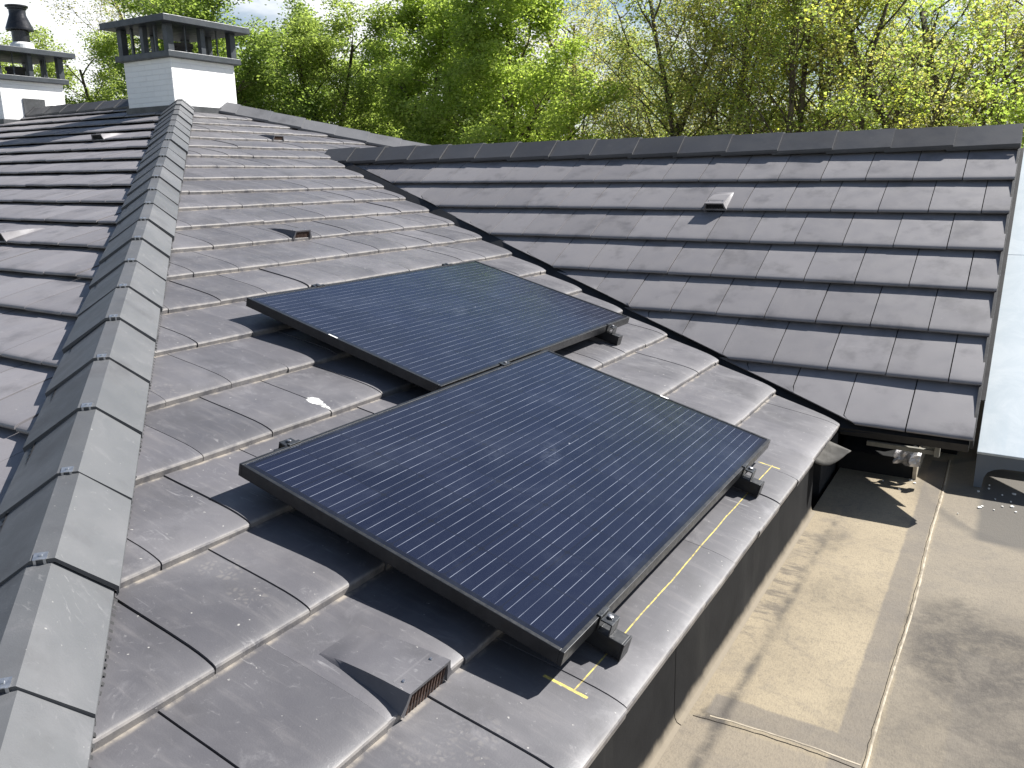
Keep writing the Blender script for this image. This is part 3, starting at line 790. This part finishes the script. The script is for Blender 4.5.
# upstand under the eave, with its coved foot
mb = MB(); yA, yB = -3.0, 4.315
prof = [(-.046, -.028), (-.044, -.20), (-.043, -.285), (-.040, -.302), (-.034, -.313), (-.022, ZF + .0015)]
joints = [yA, -.6, 1.03, 2.675, yB]
for a, b in zip(joints, joints[1:]):
    ys = [a + .0018] + [a + (b-a)*t for t in (.1, .25, .5, .75, .9)] + [b - .0018]
    for y0, y1 in zip(ys, ys[1:]):
        for (p, q) in zip(prof, prof[1:]):
            mb.face([(p[0], y0, p[1]), (q[0], y0, q[1]), (q[0], y1, q[1]), (p[0], y1, p[1])])
ups = mb.build('upstand', M_fascia, flat, FO); weld_islands(ups); smooth_by_angle(ups, 30)
mb = MB(); mb.box((-.40, yA, ZG), (-.050, yB - .003, -.035)); mb.build('kerb_core', M_black, flat, FO)
mb = MB(); mb.box((-.5, yB + .25, ZG), (-.06, 4.95, -.13)); mb.build('corner_infill', M_black, flat, FO)
mb = MB(); mb.box((-.03, -3.0, ZG), (4.6, 9.6, ZF - .03)); mb.build('wall', M_wallbrick, flat, FO)
# lime flakes lying near the metal leg
mb = MB(); rg = random.Random(15)
for (x, y, r) in [(.56,4.93,.010),(.60,4.99,.008),(.575,4.72,.014),(.585,4.74,.009),(.63,4.86,.006),(.655,4.93,.007),(.70,4.97,.013),(.69,4.86,.006),(.695,4.80,.013),(.66,4.78,.007),(.71,4.74,.008),(.63,4.72,.005),(.60,5.04,.006),(.25,4.78,.007),(.17,4.86,.006),(.50,4.6,.004),(.30,4.90,.01),(.28,4.93,.012)]:
    n = 7; ang = [2*PI*k/n + rg.uniform(-.3, .3) for k in range(n)]
    r *= .72
    poly = [(x + r*rg.uniform(.6, 1.1)*math.cos(a), y + 1.2*r*rg.uniform(.6, 1.1)*math.sin(a)) for a in ang]
    mb.prism(poly, 'z', ZF + .0006, ZF + .0045)
fk = mb.build('lime_flakes', M_flake, None, (0, 0, ZF)); tag(fk, 'small pale flakes scattered on the flat roof', 'debris', kind='stuff')

# ================================================================== PALE METAL ROOF AT THE RIGHT
zr = empty('sheet_metal_roof', (.9, 5.0, ZF))
tag(zr, 'pale metal sheet roof on a dark grey legged skirt at the right edge', 'metal roof')
ZO = zr.location.copy()
pz = math.radians(33.5); zx0, zx1, zy, zb = .534, .96, 4.99, -.142
mb = MB(); ln = 3.7
Mz = Matrix.Translation((0, zy, zb)) @ Matrix.Rotation(pz, 4, 'X')
for (a, b) in ((-.012, 1.42), (1.4215, ln)):
    mb.box((zx0, a, -.012 if a < 0 else -.0125), (zx1, b, .003), M=Mz)
mb.build('metal_sheet', M_zinc, zr, ZO, bevel=.002)
mb = MB()
poly = [(zx0 + .002, zb - .012), (zx0 + .003, ZF + .001), (zx0 + .036, ZF + .001), (zx0 + .040, ZF + .05), (zx0 + .052, ZF + .078), (zx0 + .075, ZF + .094), (zx0 + .11, ZF + .104), (zx0 + .26, ZF + .108), (.86, ZF + .104), (.90, ZF + .08), (.918, ZF + .05), (.922, ZF + .001), (.957, ZF + .001), (.957, zb - .012)]
mb.prism(poly, 'y', zy, zy + .012); mb.build('skirt', M_skirt, zr, ZO)
mb = MB(); mb.box((zx0 + .03, zy + .42, ZF), (zx1 - .02, zy + 2.2, zb + .10)); mb.build('backing_box', M_black, zr, ZO)

# ================================================================== SOLAR PANELS AND RAILS
FR = Matrix(((0, -CP, SP), (1, 0, 0), (0, SP, CP))).to_4x4()     # columns: along the eave, up the slope, out of the slope
def slope_M(u, v, h):
    M = FR.copy(); M.translation = FR.to_3x3() @ Vector((u, v, h)); return M
HT_P = .0951
def panel(u, v, label):
    r = empty('solar_panel', M=slope_M(u, v, HT_P))
    tag(r, label, 'solar panel', 'black solar panels on the roof')
    return r
L, Wd, TH = 1.65, .992, .036
p1 = panel(2.1934, .1475, 'nearer solar panel, overlapping in front, its silver lines clearly spaced')
def frame_mb():
    m = MB(); lip = .011
    # hollow frame: four bars with a top lip and an inner wall
    for (a0, b0, a1, b1) in ((0, 0, L, lip), (0, Wd-lip, L, Wd), (0, lip, lip, Wd-lip), (L-lip, lip, L, Wd-lip)):
        m.box((a0, b0, -TH), (a1, b1, 0))
    return m
fr = frame_mb().build('frame', M_frame, p1, bevel=.0012)
g = MB(); g.box((.0112, .0112, -.006), (L-.0112, Wd-.0112, -.0018)); gl = g.build('cell_glass', M_pv, p1)
b = MB(); b.box((.0114, .0114, -.0105), (L-.0114, Wd-.0114, -.0065)); bk = b.build('backsheet', M_black, p1)
s = MB(); s.box((L-.012 + .0005, .42, .0003), (L-.0018, .455, .0009)); lb = s.build('label_sticker', M_fluecollar, p1)
p2 = panel(3.0978, .1475 + .992 + .012, 'farther solar panel, set higher up the slope, reflecting bluer sky')
for o in (fr, gl, bk):
    c = o.copy(); COL.objects.link(c); c.parent = p2
s = MB(); s.box((.002, .50, .0003), (.0095, .545, .0012)); s.build('label_sticker', M_fluecollar, p2)

def rail(y, v0, v1, label):
    hb = HT_P - TH - .0005
    r = empty('mounting_rail', M=slope_M(y, v0, 0.0)); tag(r, label, 'mounting rail', 'black rails carrying the solar panels')
    m = MB(); ln = v1 - v0
    m.box((-.022, .003, hb - .044), (.022, ln - .003, hb)); m.build('rail_bar', M_rail, r, bevel=.002)
    m = MB(); m.box((-.0235, -.002, hb - .046), (.0235, .003, hb + .0012)); m.build('end_cap', M_frame, r, bevel=.001)
    v = v0 + .25
    while v < v1 - .1:
        k = math.floor(v/G); vv = (k + .98)*G - v0
        if 0 < vv < ln:
            m = MB(); m.box((-.030, vv - .02, -.012), (-.021, vv + .12, hb - .004)); m.box((-.030, vv + .06, -.014), (.03, vv + .16, -.008)); m.build('roof_hook', M_clamp, r)
        v += 2*G
    return r
def end_clamp(r, v, v0, flip, h0=HT_P):
    hb = h0 - TH
    m = MB(); d = -1 if flip else 1           # d=+1: clamp body lies below the frame edge (at lower v)
    y = v - v0
    def bx(a0, a1, b0, b1, c0, c1):
        lo, hi = sorted((y + d*b0, y + d*b1)); m.box((a0, lo, c0), (a1, hi, c1))
    bx(-.022, .022, -.004, -.001, hb + .001, h0 + .0035)       # upright against the frame
    bx(-.022, .022, -.004, .008, h0 + .0005, h0 + .0038)       # lip over the frame
    bx(-.022, .022, -.034, -.0045, h0 - .008, h0 - .004)       # top plate
    bx(-.022, .022, -.034, -.031, hb + .001, h0 - .0085)       # outer leg
    c = m.build('end_clamp', M_clamp, r, bevel=.0008)
    m = MB(); m.lathe((0, y - d*.018, h0 - .004), [(.007, 0), (.007, .006), (.004, .007)], 10); m.build('bolt', M_bolt, c)
V1, V2, V3 = .1475, .1475 + .992, .1475 + 2*.992 + .012
ra = rail(2.385, V1 - .072, V2 + .055, 'short black rail under the near end of the nearer solar panel')
rb = rail(3.515, V1 - .072, V3 + .055, 'long black rail running under both solar panels')
rcq = rail(4.50, V2 + .012 - .072, V3 + .055, 'short black rail under the far end of the farther solar panel')
end_clamp(ra, V1, V1 - .072, False); end_clamp(ra, V2, V1 - .072, True)
end_clamp(rb, V1, V1 - .072, False); end_clamp(rb, V3, V1 - .072, True)
end_clamp(rcq, V2 + .012, V2 + .012 - .072, False); end_clamp(rcq, V3, V2 + .012 - .072, True)
m = MB(); y = V2 + .006 - (V1 - .072)
m.box((-.025, y - .014, HT_P + .0005), (.025, y + .014, HT_P + .004)); m.box((-.025, y - .004, HT_P - TH), (.025, y + .004, HT_P + .0004))
mc = m.build('mid_clamp', M_clamp, rb); m = MB(); m.lathe((0, y, HT_P + .004), [(.006, 0), (.006, .005), (.003, .006)], 10); m.build('bolt', M_bolt, mc)

# ================================================================== GROUND AND TREES
mb = MB(); mb.face([(-160, -120, ZG), (120, -120, ZG), (120, 220, ZG), (-160, 220, ZG)])
g_ = mb.build('ground', M_ground, None); tag(g_, 'grass and soil far below the roofs', 'ground', kind='structure')

def grow(rg, height, tr, n_limb, base_frac, spread, forks=1, lean=0.0, twigs=5, sub=6, up=.35):
    """returns wood segments [(pts, radii, level)] and leaf anchors [(pos, dir, level)]"""
    wood = []; anchors = []
    def branch(p, d, ln, r, lev):
        n = (9, 6, 5, 3)[lev]; pts = [p.copy()]; rad = [r]; q = p.copy(); dd = d.copy()
        for i in range(n):
            w = Vector((rg.gauss(0, 1), rg.gauss(0, 1), rg.gauss(0, .7)))*(.06, .13, .18, .22)[lev]
            dd = (dd + w + Vector((0, 0, (.02, .07, .05, .03)[lev]*up*3))).normalized()
            q = q + dd*(ln/n); pts.append(q.copy()); rad.append(r*(1 - (i+1)/n*(.72 if lev == 0 else .8)))
        wood.append((pts, rad, lev))
        if lev >= 2:
            for i in range(1, len(pts)): anchors.append((pts[i], dd.copy(), lev))
        if lev == 3: return
        k = (n_limb, sub, twigs)[lev]
        for i in range(k):
            t = (base_frac + (1-base_frac)*(i + rg.random())/k) if lev == 0 else (.22 + .78*(i + rg.random())/k)
            f = t*n; a = min(int(f), n-1); pos = pts[a].lerp(pts[a+1], f - a); ax = (pts[a+1] - pts[a]).normalized()
            az = rg.uniform(0, 2*PI) if lev else (i*2.4 + rg.uniform(-.5, .5))
            s1 = ax.orthogonal().normalized(); s2 = ax.cross(s1)
            an = math.radians(rg.uniform(35, 62) if lev == 0 else rg.uniform(28, 65))*(1.0 if lev else spread)
            cd = (ax*math.cos(an) + (s1*math.cos(az) + s2*math.sin(az))*math.sin(an)).normalized()
            rr = rad[a]*(.42 if lev == 0 else .5)
            if lev == 0: cl = height*(.36*(1 - .62*t) + .05)*rg.uniform(.8, 1.2)*spread
            else: cl = ln*rg.uniform(.34, .56)*(1 - .35*t)
            branch(pos, cd, cl, max(rr, (.03, .012, .005)[lev]*.8), lev + 1)
    for f in range(forks):
        a = rg.uniform(0, 2*PI); l = lean + (rg.uniform(.10, .22) if forks > 1 else 0)
        d = Vector((math.cos(a)*l, math.sin(a)*l, 1)).normalized()
        branch(Vector((rg.uniform(-.15, .15)*(forks > 1), rg.uniform(-.15, .15)*(forks > 1), 0)), d, height*rg.uniform(.86, 1.0), tr/math.sqrt(forks), 0)
    return wood, anchors

def tree_meshes(seed, height, tr, n_limb, base_frac, spread, leaf, n_leaf, size, scatter, forks=1, twigs=5, sub=6, clump=0.0, accent=None, lean=0.0, up=.35, levels=(2, 3)):
    rg = random.Random(seed); nr = np.random.default_rng(seed)
    wood, anc = grow(rg, height, tr, n_limb, base_frac, spread, forks, lean, twigs, sub, up)
    m = MB(); sides = (9, 6, 4, 3)
    for pts, rad, lev in wood:
        m.tube(pts, rad, sides[lev], mi=0 if lev < 2 else 1)
    me_w = m.build('trunk', [M_bark, M_twig], None, smooth=True)
    wd = me_w.data; bpy.data.objects.remove(me_w)
    A = np.array([tuple(a[0]) for a in anc]); 
    if clump:      # leaves gather round a part of the twig ends: clumps and gaps
        keep = nr.random(len(A)) < clump; A = A[keep]
    idx = nr.integers(0, len(A), n_leaf)
    pos = A[idx] + nr.normal(0, 1, (n_leaf, 3))*np.array([scatter, scatter, scatter*.8])
    pos = pos[pos[:, 2] > .4]; n = len(pos)
    # leaf normals: mostly facing up and out, with spread
    c = A.mean(0); out = pos - c; out /= np.linalg.norm(out, axis=1)[:, None] + 1e-6
    nm = out*.35 + np.array([.1, .0, .4]) + nr.normal(0, .7, (n, 3)); nm /= np.linalg.norm(nm, axis=1)[:, None]
    t = np.cross(nm, nr.normal(0, 1, (n, 3))); t /= np.linalg.norm(t, axis=1)[:, None] + 1e-9
    b = np.cross(nm, t); s = (size*nr.uniform(.6, 1.35, n))[:, None]
    v = np.empty((n, 4, 3)); bend = nm*s*.22
    v[:, 0] = pos - t*s; v[:, 1] = pos + b*s*.62 - bend; v[:, 2] = pos + t*s; v[:, 3] = pos - b*s*.62 - bend
    me = bpy.data.meshes.new('crown')
    me.vertices.add(4*n); me.vertices.foreach_set('co', v.astype(np.float32).ravel())
    me.loops.add(4*n); me.loops.foreach_set('vertex_index', np.arange(4*n, dtype=np.int32))
    me.polygons.add(n); me.polygons.foreach_set('loop_start', np.arange(0, 4*n, 4, dtype=np.int32))
    try: me.polygons.foreach_set('loop_total', np.full(n, 4, dtype=np.int32))
    except Exception: pass
    me.materials.append(M_leaf[leaf])
    if accent:
        me.materials.append(M_leaf[accent])
        ci = nr.random(len(A)) < .22                 # whole twigs in blossom
        mi = np.zeros(n, dtype=np.int32); ok = ci[idx][:n] if len(idx) == n else (nr.random(n) < .2)
        mi[ok] = 1; me.polygons.foreach_set('material_index', mi)
    me.update(); me.validate()
    return wd, me

PROTO = {
 'lime':   [tree_meshes(101, 11.0, .15, 26, .16, .80, 'lime', 75000, .044, .17, sub=7, twigs=5, clump=.42),
            tree_meshes(102, 11.5, .16, 26, .14, .86, 'lime', 75000, .044, .17, sub=7, twigs=5, clump=.42)],
 'dark':   [tree_meshes(111, 12.0, .17, 26, .12, .88, 'dark', 80000, .044, .17, sub=7, twigs=5, clump=.45)],
 'olive':  [tree_meshes(121, 11.0, .12, 24, .14, .80, 'olive', 56000, .038, .15, sub=7, twigs=5, clump=.4),
            tree_meshes(122, 10.5, .12, 22, .16, .75, 'olive', 48000, .038, .15, sub=7, twigs=5, forks=2, clump=.4)],
 'sparse': [tree_meshes(131, 12.5, .15, 20, .20, .82, 'bud', 30000, .032, .14, forks=2, sub=8, twigs=6, clump=.55, accent='olive'),
            tree_meshes(132, 12.0, .14, 18, .22, .85, 'bud', 28000, .032, .13, forks=3, sub=8, twigs=6, clump=.5, accent='olive'),
            tree_meshes(133, 13.0, .16, 20, .18, .80, 'olive', 30000, .033, .14, forks=2, sub=8, twigs=6, clump=.5, accent='yellow')],
 'yellow': [tree_meshes(141, 12.0, .16, 20, .18, .85, 'olive', 34000, .031, .13, forks=2, sub=7, twigs=6, clump=.32, accent='yellow'),
            tree_meshes(142, 11.5, .15, 22, .15, .85, 'bud', 19000, .036, .13, forks=2, sub=7, twigs=5, clump=.35, accent='yellow')],
 'big':    [tree_meshes(151, 13.0, .30, 20, .20, .9, 'lime', 17000, .046, .14, forks=2, sub=7, twigs=5, clump=.38)],
 'bush':   [tree_meshes(161, 5.4, .08, 22, .05, .95, 'olive', 15000, .045, .22, forks=3, sub=6, twigs=4),
            tree_meshes(162, 5.0, .08, 22, .05, .95, 'lime', 15000, .045, .22, forks=3, sub=6, twigs=4)],
}
CAM = Vector((.59685, .83308, 1.10066)); YAW = -.5514
def put(px, dist, kind, i, sc, rot, label, group, name='tree', cat='tree', sz=1.0):
    a = YAW + math.atan((px - 512)/824.0)
    t = empty(name, (CAM.x + dist*math.sin(a), CAM.y + dist*math.cos(a), ZG)); t.rotation_euler.z = rot; t.scale = (sc*.92, sc*.92, sc*sz*.69)
    tag(t, label, cat, group)
    wd, cr = PROTO[kind][i % len(PROTO[kind])]
    for nm, me in (('trunk', wd), ('crown', cr)):
        o = bpy.data.objects.new(nm, me); COL.objects.link(o); o.parent = t
    return t
GT = 'trees behind the roofs'
rows = [
 (46, 30, 'olive', 0, 1.08, .3, 'small yellow-green tree behind the black flue pipe'),
 (84, 28, 'olive', 1, 1.04, 1.3, 'small light green tree right of the flue chimney'),
 (118, 27, 'olive', 0, .98, 2.2, 'small leafy tree touching the left side of the nearer chimney cap'),
 (196, 33, 'sparse', 0, 1.30, .6, 'pale airy tree top just above the nearer chimney cap'),
 (252, 19, 'dark', 0, .98, .2, 'tall dark green tree right of the nearer chimney'),
 (312, 22, 'olive', 0, 1.0, 2.6, 'olive green tree between the dark tree and the lime trees'),
 (368, 20, 'olive', 1, 1.0, .9, 'thin stemmed olive tree left of the lime trees'),
 (432, 18, 'lime', 0, 1.0, .4, 'bright lime green bushy tree, left one of two'),
 (522, 18.5, 'lime', 1, 1.0, 1.9, 'bright lime green bushy tree, right one of two'),
 (596, 20, 'sparse', 0, 1.0, .4, 'sparse budding tree just right of the lime trees'),
 (640, 18, 'sparse', 1, 1.0, 2.0, 'brownish budding tree with many thin stems'),
 (692, 17, 'sparse', 0, .98, 3.6, 'budding tree with a dark forked trunk above the wing ridge'),
 (742, 19, 'sparse', 2, 1.0, 1.1, 'bare branched tree with scattered yellow blossom clusters'),
 (788, 17, 'yellow', 0, 1.0, 2.3, 'tree with the brightest yellow blossom clumps'),
 (838, 18, 'yellow', 1, 1.0, .7, 'yellow-green leafy tree above the middle of the wing ridge'),
 (884, 19.5, 'yellow', 0, .98, 4.4, 'yellow-green tree with a straight dark stem'),
 (930, 18, 'yellow', 1, .98, 3.3, 'leafy green tree left of the thick trunks'),
 (978, 16, 'big', 0, .98, 1.0, 'thick trunked green tree near the wing roof corner'),
 (1032, 17, 'big', 0, 1.0, 3.9, 'thick leaning trunked tree at the right edge'),
]
for r in rows: put(*r[:6], r[6], GT)
back = [(-60, 32, 'olive', 0), (8, 36, 'olive', 0), (150, 40, 'olive', 0), (282, 26, 'dark', 0), (336, 26, 'olive', 0), (352, 29, 'lime', 0), (402, 27, 'olive', 1), (478, 27, 'lime', 1), (560, 27, 'olive', 0), (618, 28, 'sparse', 2),
        (716, 30, 'sparse', 1), (818, 31, 'sparse', 1), (930, 31, 'sparse', 0), (1090, 26, 'dark', 0)]
rg = random.Random(77)
for (px, d, k, i) in back:
    put(px, d, k, i, (.62 if px < 200 else 1.0)*rg.uniform(.92, 1.08)*(.95 if px > 780 else 1), rg.uniform(0, 6), 'tree half hidden in the row behind the front trees', 'background trees in the far row')
for i, (px, d) in enumerate([(60, 31), (98, 30), (122, 32), (270, 24), (330, 25), (390, 23), (455, 23), (545, 23), (610, 24), (700, 27), (905, 27)]):
    put(px, d, 'bush', i, rg.uniform(.8, 1.0), rg.uniform(0, 6), 'low green bush at the foot of the trees', 'bushes below the trees', name='bush', cat='bush')

# ================================================================== CAMERA, LIGHT, SKY
cam = bpy.data.cameras.new('camera'); co = bpy.data.objects.new('camera', cam); COL.objects.link(co); SC.camera = co
cam.sensor_width = 36; cam.sensor_fit = 'HORIZONTAL'; cam.lens = 824.04/1024*36; cam.clip_start = .02; cam.clip_end = 600
yaw, pit, rol = -.55144, -.24810, -.01152
f = Vector((math.sin(yaw)*math.cos(pit), math.cos(yaw)*math.cos(pit), math.sin(pit))); r0 = Vector((math.cos(yaw), -math.sin(yaw), 0)); u0 = r0.cross(f)
r1 = r0*math.cos(rol) + u0*math.sin(rol); u1 = -r0*math.sin(rol) + u0*math.cos(rol)
Mc = Matrix((r1, u1, -f)).transposed().to_4x4(); Mc.translation = CAM; co.matrix_world = Mc

SUN = Vector((.395, .59, .705)).normalized()
sl = bpy.data.lights.new('sun', 'SUN'); sl.energy = 5.0; sl.angle = math.radians(.5); sl.color = (1.0, .975, .94)
so = bpy.data.objects.new('sun', sl); COL.objects.link(so); so.rotation_euler = SUN.to_track_quat('Z', 'Y').to_euler(); so.location = (8, 12, 16)
W = bpy.data.worlds.new('World'); SC.world = W; W.use_nodes = True; nt = W.node_tree; nt.nodes.clear()
out = nt.nodes.new('ShaderNodeOutputWorld'); bg = nt.nodes.new('ShaderNodeBackground'); nt.links.new(bg.outputs[0], out.inputs[0])
sky = nt.nodes.new('ShaderNodeTexSky'); sky.sky_type = 'NISHITA'; sky.sun_disc = False
sky.sun_elevation = math.asin(SUN.z); sky.sun_rotation = math.atan2(SUN.x, SUN.y); sky.air_density = 1.0; sky.dust_density = .8; sky.ozone_density = 1.2
bg.inputs[1].default_value = .056
# broken white cloud
tc = nt.nodes.new('ShaderNodeTexCoord'); mp = nt.nodes.new('ShaderNodeMapping'); mp.inputs[3].default_value = (1, 1, 2.6); mp.inputs[1].default_value = (.35, .1, .0)
nz = nt.nodes.new('ShaderNodeTexNoise'); nz.inputs['Scale'].default_value = 2.1; nz.inputs['Detail'].default_value = 7; nz.inputs['Roughness'].default_value = .55
rp = nt.nodes.new('ShaderNodeMapRange'); rp.interpolation_type = 'SMOOTHSTEP'; rp.inputs[1].default_value = .50; rp.inputs[2].default_value = .62
mx = nt.nodes.new('ShaderNodeMix'); mx.data_type = 'RGBA'
nt.links.new(tc.outputs['Generated'], mp.inputs[0]); nt.links.new(mp.outputs[0], nz.inputs[0]); 
sp = nt.nodes.new('ShaderNodeSeparateXYZ'); nt.links.new(tc.outputs['Generated'], sp.inputs[0])
lo = nt.nodes.new('ShaderNodeMapRange'); lo.inputs[1].default_value = .08; lo.inputs[2].default_value = .34; lo.inputs[3].default_value = .115; lo.inputs[4].default_value = -.10
nt.links.new(sp.outputs[2], lo.inputs[0])
ad = nt.nodes.new('ShaderNodeMath'); nt.links.new(nz.outputs[0], ad.inputs[0]); nt.links.new(lo.outputs[0], ad.inputs[1]); nt.links.new(ad.outputs[0], rp.inputs[0])
nt.links.new(rp.outputs[0], mx.inputs[0]); nt.links.new(sky.outputs[0], mx.inputs[6]); mx.inputs[7].default_value = (10.5, 10.7, 11.0, 1)
nt.links.new(mx.outputs[2], bg.inputs[0])
SC.view_settings.view_transform = 'Standard'; SC.view_settings.look = 'None'; SC.view_settings.exposure = 1.05; SC.view_settings.gamma = 1; SC.view_settings.use_curve_mapping = False
SC.render.engine = 'CYCLES'
SC.cycles.max_bounces = 6; SC.cycles.diffuse_bounces = 3; SC.cycles.transmission_bounces = 3; SC.cycles.use_denoising = True
